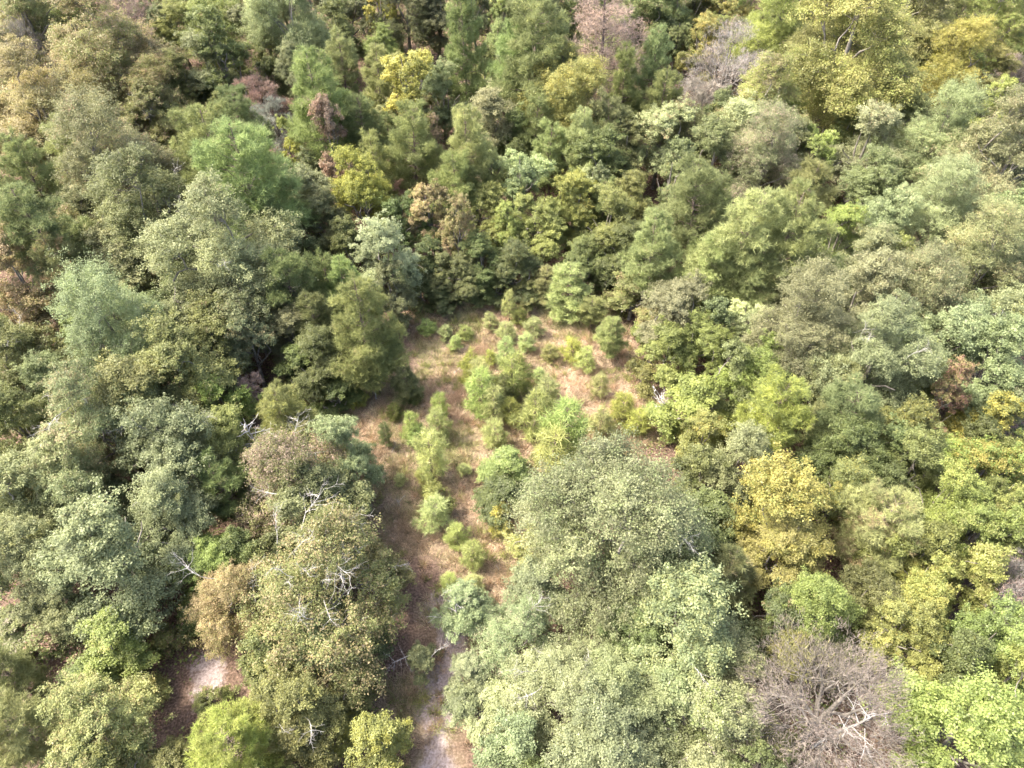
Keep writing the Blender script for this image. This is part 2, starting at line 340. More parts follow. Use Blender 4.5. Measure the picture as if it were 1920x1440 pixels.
# top centre
t('a', 708, 28, 55, 'gold', 'yellow', .5, ht=1.15, label='thin tree with a yellow-tan tuft on a pale leaning trunk, top edge'); t('o', 760, 25, 110, 'deep'); t('o', 815, 35, 90, 'sageD'); t('o', 655, 20, 90, 'sageD', limbs=1)
t('p', 872, 75, 80, 'pine', 'tan', .03, ht=1.35, lm='the tall narrow pine', label='tall narrow green pine reaching the top edge, centre of the photo'); t('p', 926, 82, 46, 'pineL', ht=1.0); t('o', 1000, 35, 110, 'deep'); t('o', 950, 20, 70, 'sageD')
t('d', 1135, 60, 160, 'brown', 'pink', .5, ht=1.0, lm='the brown dead pine', label='large brown dead pine with drooping twigs at the top edge'); t('o', 1050, 55, 80, 'deep', 'olive', .3)
t('p', 1000, 105, 135, 'pine', 'pineL', .2, ht=1.0, lm='the flat-topped pine', label='wide flat-topped bright pine with a bare brown trunk, top centre'); t('p', 965, 130, 90, 'pine')
t('a', 785, 165, 95, 'yellow', 'ochre', .35, ht=1.2, lm='the upper yellow tree', label='yellow tree with pale forked trunk below the tall pines, top centre'); t('o', 790, 215, 60, 'ochre', 'tan', .4, ht=.7)
t('p', 705, 150, 62, 'pine', ht=1.2); t('p', 1100, 125, 55, 'pine'); t('o', 1060, 185, 150, 'ochre', 'gold', .5, ht=1.1, limbs=1, lm='the orange-gold tree', label='orange and gold tree with a bare white tip right of a bare-trunked pine')
t('p', 1175, 155, 64, 'pine', ht=1.3); t('p', 1228, 125, 74, 'pineL', ht=1.15); t('p', 1240, 190, 70, 'pine'); t('o', 920, 245, 110, 'sage', 'tan', .2); t('p', 680, 245, 80, 'pineD'); t('p', 770, 275, 85, 'pine', 'pineL', .3)
t('p', 875, 285, 95, 'pineL', 'tan', .05, ht=1.1); t('p', 708, 310, 66, 'pine', ht=1.1); t('a', 985, 345, 95, 'pale', 'lime', .2, lm='the pale fresh tree', label='slender pale green tree with big clear leaves just above centre'); t('p', 1032, 295, 62, 'pineL')
t('p', 1095, 275, 80, 'pineL'); t('o', 1115, 320, 110, 'deep'); t('o', 680, 378, 100, 'yellow', 'lime', .45, ht=1.3, lm='the bright yellow tree', label='bright yellow tree below the rusty dome, left of centre')
t('o', 645, 380, 50, 'yellow', 'lime', .3, ht=.8); t('a', 825, 280, 34, 'pink', 'tan', .6); t('o', 1065, 390, 95, 'lime', 'gold', .4, ht=1.0, lm='the gold bush tree', label='small gold and green tree just above the clearing, right of centre'); t('o', 1085, 430, 70, 'green', 'gold', .4, ht=.8)
t('o', 1000, 425, 110, 'olive', ht=.9); t('a', 945, 440, 60, 'bright', ht=.8, label='small bright green tree on a thin pale trunk above the clearing'); t('o', 1135, 435, 100, 'olive'); t('o', 1240, 265, 110, 'pale', 'tan', .35, ht=1.05, lm='the pale pink-mottled tree', label='pale tree mottled with pink leaves, right of the top centre pines')
t('a', 810, 405, 80, 'tan', 'ochre', .4, label='tan-leaved slender tree above the clearing, left of centre'); t('a', 865, 445, 70, 'ochre', 'tan', .5); t('o', 760, 425, 100, 'deep'); t('o', 890, 400, 110, 'olive', ht=.9); t('p', 860, 350, 80, 'pine'); t('o', 830, 190, 90, 'sageD', 'tan', .15)
t('p', 640, 120, 60, 'pine'); t('o', 640, 70, 80, 'olive'); t('o', 900, 150, 60, 'olive'); t('o', 1180, 290, 90, 'deep'); t('p', 1150, 250, 70, 'pineD'); t('o', 960, 275, 70, 'olive'); t('p', 1000, 230, 70, 'pineD'); t('o', 1190, 400, 90, 'olive')
t('a', 1105, 360, 60, 'pale'); t('a', 920, 330, 50, 'pale'); t('o', 1180, 60, 80, 'sageD'); t('o', 1230, 50, 100, 'deep', 'rust', .15)
# top right
t('o', 1293, 25, 75, 'deep', 'mauve', .3); t('o', 1365, 15, 95, 'ochre', 'gold', .5); t('o', 1435, 90, 120, 'green', 'ochre', .1); t('o', 1320, 85, 90, 'olive', 'gold', .45); t('o', 1480, 20, 90, 'green', 'ochre', .3)
t('b', 1365, 145, 150, 'greyp', 'pink', .4, lm='the grey bare tree', label='wide pale grey leafless tree with pink tips, upper right'); t('b', 1310, 195, 90, 'greyp', 'pink', .3)
t('o', 1590, 100, 230, 'ochre', 'lime', .45, ht=1.15, lm='the big yellow-green tree', label='biggest yellow-green tree, with visible brown trunk, upper right'); t('o', 1500, 140, 120, 'ochre', 'lime', .4); t('o', 1430, 215, 150, 'ochre', 'tan', .45)
t('o', 1370, 265, 110, 'pale', 'tan', .15); t('o', 1690, 30, 170, 'ochre', 'tan', .4); t('o', 1790, 125, 130, 'gold', 'yellow', .5, lm='the mustard tree', label='mustard yellow tree left of the grey-purple bare tree, right edge'); t('o', 1710, 100, 100, 'ochre', 'lime', .3)
t('o', 1850, 60, 130, 'green', 'tan', .3); t('b', 1905, 150, 90, 'mauve', 'pink', .4, lm='the purple edge tree', label='grey-purple leafless tree cut by the right edge, upper right'); t('o', 1850, 165, 80, 'olive', 'gold', .2); t('o', 1760, 40, 110, 'ochre', 'lime', .3)
t('o', 1620, 190, 110, 'ochre', 'gold', .3); t('a', 1525, 290, 66, 'bright', 'pale', .3); t('o', 1480, 285, 90, 'sageD', 'ochre', .2); t('o', 1620, 290, 130, 'sage', 'tan', .2); t('o', 1680, 235, 110, 'sageD'); t('o', 1755, 290, 140, 'sage', 'tan', .2, ht=1.1)
t('o', 1865, 320, 190, 'sage', 'tan', .35, ht=1.1, lm='the tan-edged oak', label='large sage tree with a tan left edge at the right side, upper half'); t('o', 1420, 320, 140, 'sage', 'pink', .45); t('o', 1610, 370, 120, 'sageD', 'ochre', .2)
t('o', 1890, 30, 100, 'olive', 'tan', .2); t('a', 1845, 245, 80, 'bright', 'pale', .3); t('o', 1330, 320, 110, 'sageD', 'pale', .3); t('o', 1790, 220, 90, 'deep'); t('o', 1900, 230, 80, 'olive')
t('p', 1500, 375, 80, 'pine', ht=1.1); t('p', 1315, 395, 110, 'pine', lm='the left pine of the clump'); t('p', 1390, 435, 150, 'pineL', 'tan', .05, ht=.9, lm='the spreading pine clump', label='widest yellow-green pine right of the clearing, in front of others')
t('p', 1475, 445, 130, 'pine', 'tan', .05, ht=.95); t('o', 1650, 435, 130, 'sage', 'tan', .15); t('o', 1750, 425, 150, 'sage', 'gold', .12); t('o', 1870, 430, 130, 'sage', 'tan', .2); t('o', 1570, 470, 110, 'green', 'gold', .15)
t('p', 1225, 470, 100, 'pineL', 'tan', .06, ht=.9); t('p', 1330, 500, 100, 'pineL', 'tan', .06, ht=.8); t('p', 1420, 525, 120, 'pineD', 'tan', .04, ht=.75)
# middle left
t('o', 45, 545, 150, 'ochre', 'tan', .55, ht=1.1, limbs=1, lm='the tan left-edge tree', label='tan-leaved tree at the left edge, above the middle'); t('p', 120, 515, 100, 'pineD', 'tan', .25); t('o', 235, 510, 140, 'sage', 'tan', .12)
t('o', 430, 500, 240, 'sage', 'tan', .22, ht=1.05, limbs=3, lm='the bleached-twig oak', label='large pale sage oak with bleached bare twigs on top, left of the clearing')
t('o', 235, 640, 190, 'sage', 'green', .3, lm='the round left oak', label='round sage green oak in the left third at mid height'); t('h', 150, 625, 60, 'bright', 'lime', .3); t('o', 50, 690, 150, 'olive', 'tan', .25, limbs=2); t('o', 335, 705, 170, 'olive', 'tan', .2)
t('b', 455, 735, 70, 'pink', 'brown', .3, ht=.9, lm='the pinkish twig clump', label='small pinkish bare twiggy tree left of the clearing, mid height'); t('o', 470, 660, 100, 'sage', 'tan', .4); t('p', 545, 545, 100, 'pineD', 'pine', .3)
t('p', 525, 770, 105, 'pine', 'pineY', .3, ht=.8, lm='the round-headed pine', label='green pine with a white snag in front, left of the clearing'); t('o', 205, 800, 200, 'sage', 'tan', .4, limbs=3, lm='the tan-tipped oak', label='big oak with tan-tipped upper edge and white branch, left third below middle')
t('o', 130, 880, 150, 'sage', 'tan', .3); t('o', 290, 770, 170, 'olive', limbs=1); t('o', 330, 870, 180, 'sage', 'tan', .12, limbs=4); t('n', 545, 895, 200, 'olive', 'pink', .5, limbs=4, lm='the pink-leaved open tree', label='open tree with pinkish tan leaves and white dead branches left of the clearing')
t('o', 640, 870, 115, 'sage', 'tan', .06, limbs=1, lm='the clearing-edge oak', label='sage green oak at the lower left edge of the clearing'); t('o', 60, 800, 130, 'olive', limbs=1); t('o', 50, 950, 160, 'sage', 'tan', .15); t('p', 618, 530, 66, 'pine', ht=1.1); t('o', 590, 960, 170, 'sageD', limbs=1); t('o', 440, 830, 110, 'olive')
t('o', 120, 730, 110, 'sageD', limbs=1); t('o', 150, 470, 100, 'olive', 'tan', .3); t('o', 405, 640, 130, 'olive', 'rust', .15)
t('o', 40, 450, 90, 'olive', 'tan', .3); t('h', 668, 748, 36, 'bright'); t('o', 350, 590, 100, 'deep', 'rust', .1); t('p', 590, 590, 80, 'pineD')
# clearing edge
t('o', 615, 430, 90, 'sageD', 'tan', .1); t('o', 650, 470, 80, 'olive'); t('h', 395, 1310, 50, 'olive', 'rust', .3)
t('o', 600, 680, 110, 'deep', 'olive', .3, ht=.8); t('o', 560, 630, 100, 'sageD', ht=.85); t('p', 640, 540, 80, 'pine'); t('h', 620, 745, 90, 'deep'); t('o', 560, 700, 90, 'olive', ht=.7)
t('o', 722, 495, 110, 'pale', 'tan', .05, ht=1.05, lm='the pale conical tree', label='pale sage conical tree at the upper left corner of the clearing'); t('o', 738, 560, 75, 'sageD', 'deep', .4, ht=.9)  # second tree's dark colour paints the shade beside the conical tree
t('p', 672, 615, 125, 'pine', 'tan', .05, ht=.95, lm='the clearing pine', label='big green pine along the left edge of the clearing'); t('p', 700, 670, 85, 'pine', 'pineD', .4, ht=.7); t('p', 762, 712, 50, 'pineD', ht=.7, label='small blue-green pine at the foot of the big clearing-edge pine')
for x, y, w, c in ((800, 500, 80, 'deep'), (850, 510, 90, 'deep'), (905, 500, 90, 'deep'), (960, 505, 90, 'deep'), (1165, 480, 110, 'deep'), (1100, 490, 90, 'deep')): t('o', x, y, w, c, 'olive', .3, ht=.72)
for x, y, w, c in ((790, 550, 60, 'deep'), (830, 560, 60, 'deep'), (880, 548, 60, 'deep'), (930, 540, 60, 'deep'), (990, 545, 60, 'olive')): t('h', x, y, w, c, 'olive', .3)
t('p', 1022, 525, 48, 'pineL', ht=.65); t('p', 1068, 535, 75, 'pineL', 'tan', .1, ht=.62, lm='the pine trio', label='middle and tallest of the light green young pines at the top of the clearing'); t('p', 1112, 580, 48, 'pine', ht=.55)
t('p', 1145, 622, 52, 'pineL', ht=.7, label='light green young pine at the right rim of the clearing, left of oaks'); t('h', 1185, 565, 105, 'ochre', 'tan', .5, label='wide low tan and yellow shrub thicket at the upper right of the clearing')
t('o', 1262, 585, 120, 'sage', 'tan', .05, ht=.9, lm='the rounded rim oak', label='rounded sage oak right of the tan thicket, beyond the clearing'); t('o', 1245, 670, 90, 'green', ht=.75); t('o', 1310, 650, 100, 'green', 'rust', .12, ht=.85); t('a', 1410, 615, 80, 'pale', 'tan', .1, ht=.8)
t('h', 1205, 700, 60, 'olive', 'ochre', .3); t('h', 1210, 620, 50, 'green')
SAP = [(885,690,42,'pineY',1.3),(905,735,62,'pine',1.2),(925,760,50,'pineL',1.2),(962,702,60,'pine',1.1),(824,762,36,'pine',1.2),(822,792,42,'pineL',1.2),(804,850,58,'pineL',1.5),(770,798,38,'pine',1.3),(720,815,28,'pineD',1.3),(782,815,34,'pine',1.1),
 (957,770,40,'pineY',1.0),(1000,775,70,'pine',1.1),(1027,735,44,'pineL',1.0),(1060,800,95,'pine',1.1),(1038,850,85,'pine',1.0),(927,810,40,'pineL',1.1),(1097,672,38,'pineL',.9),(1072,652,40,'pineY',.8),(1127,720,32,'pineL',1.1),(1168,762,55,'pineY',.8),
 (950,655,38,'pineL',1.1),(917,668,24,'pineY',.8),(955,568,28,'pineL',1.5),(920,600,30,'pineL',.7),(853,640,26,'pineL',.7),(1000,610,36,'pineL',.7),(812,962,66,'pineL',.8),(857,1003,44,'pine',.8),(886,1035,46,'pine',1.0),(842,1092,38,'pine',.6),(882,1097,42,'pineL',.6),
 (975,1140,36,'pineY',.9),(1030,660,36,'ochre',.6),(985,640,34,'pineL',.7),(740,770,30,'olive',.7),(948,620,32,'pineL',.8),(870,880,26,'pineL',.5),(905,700,50,'pineL',1.2),(945,725,44,'pineD',1.0),(1200,790,50,'pineY',.8),(1130,790,44,'pineL',.9),
 (790,890,26,'pine',.7),(835,620,28,'pineL',.6),(870,620,26,'pine',.6),(775,740,28,'pineD',.8),(1010,700,26,'pineL',.7),(800,610,30,'pine',.6),(975,590,30,'ochre',.7),(750,900,24,'pineL',.5)]
for x, y, w, c, hh in SAP: t('s', x, y, w, {'pine': 'sapling', 'pineL': 'saplingL'}.get(c, c), 'ochre', .12, ht=hh)
t('o', 950, 880, 90, 'green', 'gold', .15, ht=.5, lm='the leafy clearing tree', label='small leafy yellow-green tree at the lower right of the clearing'); t('h', 955, 930, 100, 'deep'); t('h', 1010, 880, 60, 'ochre', 'tan', .5)
t('h', 990, 1010, 90, 'ochre', 'tan', .3); t('h', 940, 970, 50, 'ochre', 'yellow', .5); t('h', 820, 935, 60, 'green', 'ochre', .3)
t('o', 1150, 975, 290, 'sage', 'pale', .5, ht=1.02, limbs=2, lm='the giant oak', label='biggest sage green oak, just below the clearing at centre right'); t('o', 1300, 1010, 190, 'deep', 'olive', .2, ht=.75); t('o', 1020, 1110, 110, 'sage', ht=.6)  # the deep oak has the shade of the giant put into its colour
t('o', 1375, 860, 130, 'sage', 'pale', .2, ht=.95); t('o', 1255, 1060, 130, 'deep', ht=.7)  # the deep oak is likewise coloured for the shade under the giant
t('h', 1300, 765, 130, 'green', 'lime', .35, ht=1.3, lm='the lime thicket', label='green and lime thicket right of the clearing beside a white snag'); t('h', 1240, 785, 70, 'green', 'lime', .4); t('h', 1330, 800, 90, 'bright', 'gold', .3)
# middle right
t('o', 1500, 640, 180, 'sage', 'tan', .15, lm='the right sage oak', label='broad sage green oak right of the pale airy tree, right half'); t('o', 1610, 590, 150, 'sage', 'tan', .25); t('o', 1720, 560, 170, 'sage', 'tan', .35); t('o', 1640, 690, 200, 'sage', 'tan', .12, limbs=3, lm='the white-limbed oak', label='large sage oak with white dead limbs, middle of the right half')
t('o', 1830, 515, 160, 'sage', 'tan', .3); t('o', 1875, 610, 150, 'sage', 'gold', .2); t('o', 1770, 640, 150, 'sage', 'tan', .12, limbs=2); t('o', 1860, 700, 150, 'sage', 'gold', .15); t('o', 1410, 700, 110, 'green', 'tan', .1)
t('p', 1455, 770, 105, 'pineY', 'pine', .5, ht=.95, lm='the bright leaning pine', label='bright yellow-green pine between sage oaks, right half at mid height'); t('o', 1550, 740, 120, 'sageD'); t('p', 1590, 780, 100, 'pineD'); t('a', 1765, 755, 80, 'rust', 'ochre', .5, lm='the russet tree', label='small russet tree right of the white-limbed oak, right side')
t('o', 1850, 790, 90, 'olive', 'yellow', .5); t('o', 1700, 820, 110, 'olive', 'gold', .35); t('o', 1835, 880, 140, 'green', 'gold', .4, limbs=0, lm='the yellow-leaved tree'); t('o', 1580, 860, 130, 'deep', 'olive', .3); t('o', 1900, 870, 90, 'olive', 'tan', .3); t('o', 1700, 880, 120, 'olive', 'gold', .15)
t('o', 1468, 975, 185, 'gold', 'green', .4, ht=1.0, lm='the golden tree', label='big golden yellow tree right of the giant oak'); t('o', 1440, 1050, 150, 'ochre', 'gold', .4, ht=.8); t('p', 1640, 985, 130, 'pineL', 'tan', .3, ht=.8, lm='the pale fuzzy pine', label='pale fuzzy pine right of the big golden tree')
t('o', 1560, 930, 110, 'olive', 'gold', .35); t('o', 1750, 960, 130, 'green', 'gold', .2); t('o', 1840, 1000, 150, 'green', 'ochre', .2); t('o', 1610, 520, 110, 'sage', 'gold', .2); t('o', 1470, 560, 100, 'deep'); t('o', 1540, 560, 90, 'sageD', 'gold', .15)
t('o', 1900, 770, 90, 'sage', 'pink', .3); t('o', 1650, 870, 90, 'sageD'); t('o', 1360, 720, 90, 'sageD'); t('o', 1350, 620, 80, 'sageD')
# bottom left
t('o', 60, 1060, 150, 'sage'); t('o', 215, 1040, 210, 'sage', 'tan', .1, lm='the lower left oak', label='large sage oak in the left quarter below the tan-tipped oak'); t('o', 335, 990, 150, 'sage', limbs=2); t('o', 400, 1060, 120, 'green', 'rust', .1, ht=.7); t('o', 170, 950, 130, 'sage', 'tan', .2)
t('n', 600, 1105, 290, 'olive', 'tan', .42, ht=.95, limbs=16, lm='the white-branched tree', label='wide olive and tan tree with many tangled white branches, lower centre-left'); t('n', 440, 1110, 150, 'tan', 'ochre', .4, ht=.9, limbs=3, label='tan tree with bare branches just left of the tree full of white branches'); t('o', 620, 1210, 160, 'sageD', 'ochre', .15, ht=.75)
t('o', 700, 1080, 100, 'ochre', 'tan', .4, ht=.8, limbs=3); t('h', 230, 1200, 130, 'green', 'ochre', .3, ht=1.4); t('h', 110, 1200, 120, 'olive', 'rust', .5); t('h', 50, 1180, 110, 'olive', 'pink', .4)
t('p', 440, 1400, 155, 'pineY', 'lime', .5, ht=.72, lm='the lime pine', label='bright lime-yellow pine on the bottom edge, left of centre'); t('o', 180, 1375, 175, 'ochre', 'tan', .4, ht=.85, lm='the bottom ochre tree', label='rounded ochre-olive tree at the bottom left edge')
t('p', 45, 1370, 120, 'pine', ht=.85, label='green pine in the bottom left corner'); t('p', 5, 1265, 90, 'pineD', ht=.8); t('h', 262, 1295, 80, 'ochre', 'olive', .4); t('o', 700, 1385, 120, 'lime', 'yellow', .5, ht=.62, lm='the bottom yellow tree', label='small yellow tree beside the sandy track on the bottom edge')
t('o', 560, 1310, 150, 'olive', 'lime', .4, ht=.85, limbs=2); t('p', 672, 1290, 84, 'pineD', ht=.7); t('h', 320, 1190, 70, 'olive', 'rust', .3); t('h', 180, 1270, 110, 'green', 'rust', .2); t('h', 20, 1230, 70, 'olive'); t('o', 575, 1400, 110, 'olive', 'lime', .3, ht=.7)
t('o', 110, 1130, 120, 'sageD', ht=.8, limbs=1); t('h', 370, 1150, 80, 'green'); t('o', 330, 1430, 90, 'olive', 'lime', .3, ht=.6)
# bottom centre
t('n', 870, 1150, 110, 'sage', 'pink', .25, ht=.7, limbs=1); t('n', 960, 1190, 150, 'sage', 'pink', .25, ht=.75, limbs=2, lm='the airy track-side tree', label='airy sage tree with pinkish patches over the sandy track'); t('n', 1060, 1290, 210, 'sage', 'pale', .3, ht=.8, limbs=3, lm='the lower centre oak', label='wide see-through sage oak at the bottom centre, right of the track')
t('o', 795, 1240, 60, 'sage', 'tan', .1, ht=.62, limbs=2); t('n', 880, 1270, 90, 'sage', 'tan', .15, ht=.65); t('n', 900, 1340, 130, 'sage', 'tan', .1, ht=.6); t('o', 975, 1400, 120, 'sage', 'gold', .15, ht=.7); t('o', 1110, 1400, 200, 'sage', 'pale', .3, ht=.8)
t('o', 1290, 1190, 220, 'sage', 'pale', .4, ht=.95, limbs=1, lm='the pale front oak', label='pale sage oak with visible grey trunk below the giant oak'); t('o', 1350, 1230, 140, 'sage', ht=.85, limbs=1); t('o', 1190, 1190, 130, 'deep', 'sage', .3, ht=.7); t('o', 1150, 1290, 150, 'sage', ht=.75)  # deep oak coloured dark to paint the shaded gap below the giant
t('o', 1310, 1380, 200, 'sage', 'green', .3, ht=.8, lm='the bottom sage oak', label='sage green oak on the bottom edge left of the grey-purple bare tree'); t('o', 1230, 1340, 140, 'sage', ht=.75)
# bottom right
t('b', 1555, 1340, 310, 'mauve', 'ochre', .22, ht=1.0, limbs=2, lm='the big purple bare tree', label='biggest grey-purple leafless tree, bottom right'); t('o', 1540, 1160, 140, 'green', 'rust', .12); t('o', 1620, 1130, 120, 'deep', ht=.9); t('o', 1690, 1200, 140, 'olive', 'gold', .2)
t('o', 1720, 1110, 130, 'lime', 'gold', .4, lm='the lower yellow tree', label='bright yellow tree in the lower right, left of the purple bare tree'); t('o', 1800, 1090, 110, 'lime', 'ochre', .4); t('b', 1890, 1110, 150, 'mauve', 'brown', .4, lm='the lower purple edge tree', label='dark grey-purple leafless tree cut by the right edge, lower right')
t('o', 1865, 1215, 150, 'green', 'sage', .3); t('o', 1810, 1380, 240, 'lime', 'green', .4, ht=.95, lm='the corner yellow tree', label='big pale yellow-green tree in the bottom right corner'); t('o', 1890, 1300, 130, 'lime', 'ochre', .3); t('o', 1760, 1260, 120, 'deep', 'gold', .15)
t('o', 1700, 1050, 110, 'olive', 'gold', .3); t('o', 1650, 1070, 90, 'olive', 'rust', .2); t('o', 1450, 1150, 110, 'deep', 'rust', .2, ht=.8); t('o', 1900, 1050, 100, 'olive'); t('o', 1420, 1400, 110, 'ochre', 'sage', .4, ht=.6)

# ------------------------------------------------------------------ ground
def smooth_poly(P): return np.array([at(x, y)[:2] for x, y in P])
CLEAR = smooth_poly([(770, 600), (850, 560), (1000, 545), (1130, 545), (1200, 640), (1190, 720), (1260, 800), (1150, 860), (1010, 930), (1000, 1010), (985, 1110), (960, 1200), (900, 1290), (890, 1500), (740, 1500), (745, 1300), (800, 1180), (800, 1060), (700, 1000), (690, 860), (640, 790), (640, 740), (760, 700)])
SANDS = [smooth_poly([(800, 1090), (870, 1080), (890, 1240), (870, 1320), (870, 1500), (770, 1500), (775, 1330), (800, 1250)]), smooth_poly([(345, 1255), (420, 1230), (445, 1270), (410, 1320), (350, 1370), (330, 1350)])]
def sdf(P, X, Y):
    """signed distance to a polygon, positive inside"""
    d = np.full(X.shape, 1e9); ins = np.zeros(X.shape, bool); n = len(P)
    for i in range(n):
        a = P[i]; b = P[(i+1) % n]; e = b-a; wx = X-a[0]; wy = Y-a[1]
        tt = np.clip((wx*e[0]+wy*e[1])/(e@e), 0, 1); d = np.minimum(d, np.hypot(wx-e[0]*tt, wy-e[1]*tt))
        c = ((a[1] > Y) != (b[1] > Y)) & (X < (b[0]-a[0])*(Y-a[1])/(b[1]-a[1]+1e-12)+a[0]); ins ^= c
    return np.where(ins, d, -d)
def vnoise(X, Y, s, seed):
    r = np.random.default_rng(seed).random((64, 64)); x = X/s+1000.; y = Y/s+1000.
    i = np.floor(x).astype(int); j = np.floor(y).astype(int); fx = x-i; fy = y-j; fx = fx*fx*(3-2*fx); fy = fy*fy*(3-2*fy)
    g = lambda a, b: r[a % 64, b % 64]
    return (g(i, j)*(1-fx)+g(i+1, j)*fx)*(1-fy)+(g(i, j+1)*(1-fx)+g(i+1, j+1)*fx)*fy
def height(X, Y): return 0.25*(vnoise(X, Y, 9., 1)-0.5)+0.12*(vnoise(X, Y, 2.7, 2)-0.5)
far = np.array([12, 30, 70, 160, 400, 1000, 2500.])
xs = np.concatenate([-100-far[::-1], np.linspace(-100, 100, 401), 100+far]); ys = np.concatenate([-15-far[::-1], np.linspace(-15, 150, 331), 150+far])
GX, GY = np.meshgrid(xs, ys); GZ = height(GX, GY)
nx, ny = len(xs), len(ys); idx = np.arange(nx*ny).reshape(ny, nx)
GF = np.stack([idx[:-1, :-1], idx[:-1, 1:], idx[1:, 1:], idx[1:, :-1]], -1).reshape(-1, 4)
def ground_material():
    m, nt, ns, ls = new_mat('forest_ground')
    tc = N(ns, 'ShaderNodeTexCoord')
    def noise(s, d=8, r=.6):
        n = N(ns, 'ShaderNodeTexNoise'); n.inputs['Scale'].default_value = s; n.inputs['Detail'].default_value = d; n.inputs['Roughness'].default_value = r
        ls.new(tc.outputs['Object'], n.inputs['Vector']); return n.outputs['Fac']
    def ramp(f, stops):
        r = N(ns, 'ShaderNodeValToRGB'); ls.new(f, r.inputs[0]); e = r.color_ramp.elements
        while len(e) < len(stops): e.new(0.5)
        for q, (p, c) in zip(e, stops): q.position = p; q.color = (*c, 1)
        return r.outputs[0]
    fine = noise(7.0); mid = noise(0.9, 6); tiny = noise(30., 4)
    litter = ramp(fine, [(.3, (.06, .042, .03)), (.5, (.14, .095, .07)), (.7, (.28, .19, .145))])
    grass = ramp(fine, [(.28, (.11, .078, .05)), (.5, (.255, .19, .128)), (.72, (.43, .335, .24))])
    sand = ramp(fine, [(.3, (.20, .15, .13)), (.65, (.42, .36, .34))])
    gp = ramp(mid, [(.5, (0, 0, 0)), (.75, (.6, .6, .6))]); grass = mixc(ns, ls, gp, grass, (.22, .20, .10, 1))
    A = {k: N(ns, 'ShaderNodeAttribute', attribute_name=k).outputs['Fac'] for k in ('open_land', 'sand')}
    c = mixc(ns, ls, A['open_land'], litter, grass)
    sf = math_(ns, ls, 'MULTIPLY_ADD', math_(ns, ls, 'ADD', A['sand'], math_(ns, ls, 'MULTIPLY_ADD', noise(1.6, 8, .7), 1.6, -.8)), 2.5, -1.35)
    cl = N(ns, 'ShaderNodeClamp'); ls.new(sf, cl.inputs[0]); c = mixc(ns, ls, cl.outputs[0], c, sand)
    p = N(ns, 'ShaderNodeBsdfPrincipled'); ls.new(c, p.inputs['Base Color']); p.inputs['Roughness'].default_value = .95; p.inputs['Specular IOR Level'].default_value = .1
    b = N(ns, 'ShaderNodeBump'); b.inputs['Distance'].default_value = .12; b.inputs['Strength'].default_value = .8
    ls.new(math_(ns, ls, 'ADD', fine, tiny), b.inputs['Height']); ls.new(b.outputs[0], p.inputs['Normal'])
    o = N(ns, 'ShaderNodeOutputMaterial'); ls.new(p.outputs[0], o.inputs[0]); return m
gm = make_mesh('ground', np.stack([GX, GY, GZ], -1).reshape(-1, 3), GF, [ground_material()], smooth=True)
wob = (vnoise(GX, GY, 3., 5)-.5)*3+(vnoise(GX, GY, 1.1, 6)-.5)*1.6
op = np.clip((sdf(CLEAR, GX, GY)+wob)/1.5+.5, 0, 1)
sn = np.max([np.clip((sdf(P, GX, GY)+wob*.5)/1.6+.5, 0, 1) for P in SANDS], axis=0)
for nm, arr in (('open_land', op), ('sand', sn)):
    a_ = gm.attributes.new(nm, 'FLOAT', 'POINT'); a_.data.foreach_set('value', arr.astype(np.float32).ravel())
ground = bpy.data.objects.new('ground', gm); COL.objects.link(ground); ground['kind'] = 'structure'

# dry grass of the clearing and the undergrowth of the forest floor: nobody could count them
def set_leaf(o, c, a, amt):
    o.color = (*c, amt); o['leaf_tint'] = [float(v) for v in a]
rng = np.random.default_rng(5)
lo, hi = CLEAR.min(0)-2, CLEAR.max(0)+2
n0 = 30000; gx = rng.uniform(lo[0], hi[0], n0); gy = rng.uniform(lo[1], hi[1], n0)
keep = (sdf(CLEAR, gx, gy)+(vnoise(gx, gy, 3., 5)-.5)*4 > 0) & (rng.random(n0) < .15+1.1*vnoise(gx, gy, 1.3, 9)) & (np.max([sdf(P, gx, gy) for P in SANDS], axis=0) < .2)
gx, gy = gx[keep], gy[keep]; m = len(gx); per = 44
tall = (.16+.5*rng.random(m)**2)*(.6+.8*vnoise(gx, gy, 2.2, 12)); rad = rng.uniform(.08, .22, m)
P = np.stack([gx, gy, height(gx, gy)-.02], -1); o_ = rng.normal(size=(m*per, 3))*np.array([1, 1, 0]); P = np.repeat(P, per, 0)+o_*np.repeat(rad, per)[:, None]
D = unit(np.array([0, 0, 1.])+o_*.55+np.repeat(rng.normal(size=(m, 3))*.45, per, 0)+rng.normal(size=(m*per, 3))*.3); D[:, 2] = np.abs(D[:, 2])
V, F = blades(P, D, np.repeat(tall, per)*rng.uniform(.5, 1.3, m*per), .032, rng)
green = vnoise(gx, gy, 4.5, 21)*.7+vnoise(gx, gy, 1.5, 22)*.3
gme = make_mesh('dry_grass', V, F, [M_TWIG], attrs={'tone': np.clip(np.repeat(vnoise(gx, gy, 1.7, 8)*.35+rng.normal(.3, .28, m), per)+rng.normal(0, .12, m*per), 0, 1), 'tip': np.clip(np.repeat(1-green, per)+rng.normal(0, .1, m*per), .02, 1)})
wx = rng.uniform(lo[0], hi[0], 5200); wy = rng.uniform(lo[1], hi[1], 5200)
wk = (sdf(CLEAR, wx, wy) > -.5) & (rng.random(5200) < vnoise(wx, wy, 2.4, 44)**1.5*1.0); wx, wy = wx[wk], wy[wk]; m2 = len(wx); hgt = rng.uniform(.35, .95, m2)*(.5+vnoise(wx, wy, 5., 45))
go = bpy.data.objects.new('dry_grass', gme); COL.objects.link(go); go['kind'] = 'stuff'; go['label'] = 'straw coloured dry grass covering the forest clearing'; go['category'] = 'grass'
set_leaf(go, (.49, .375, .255), (.30, .31, .13), .33)
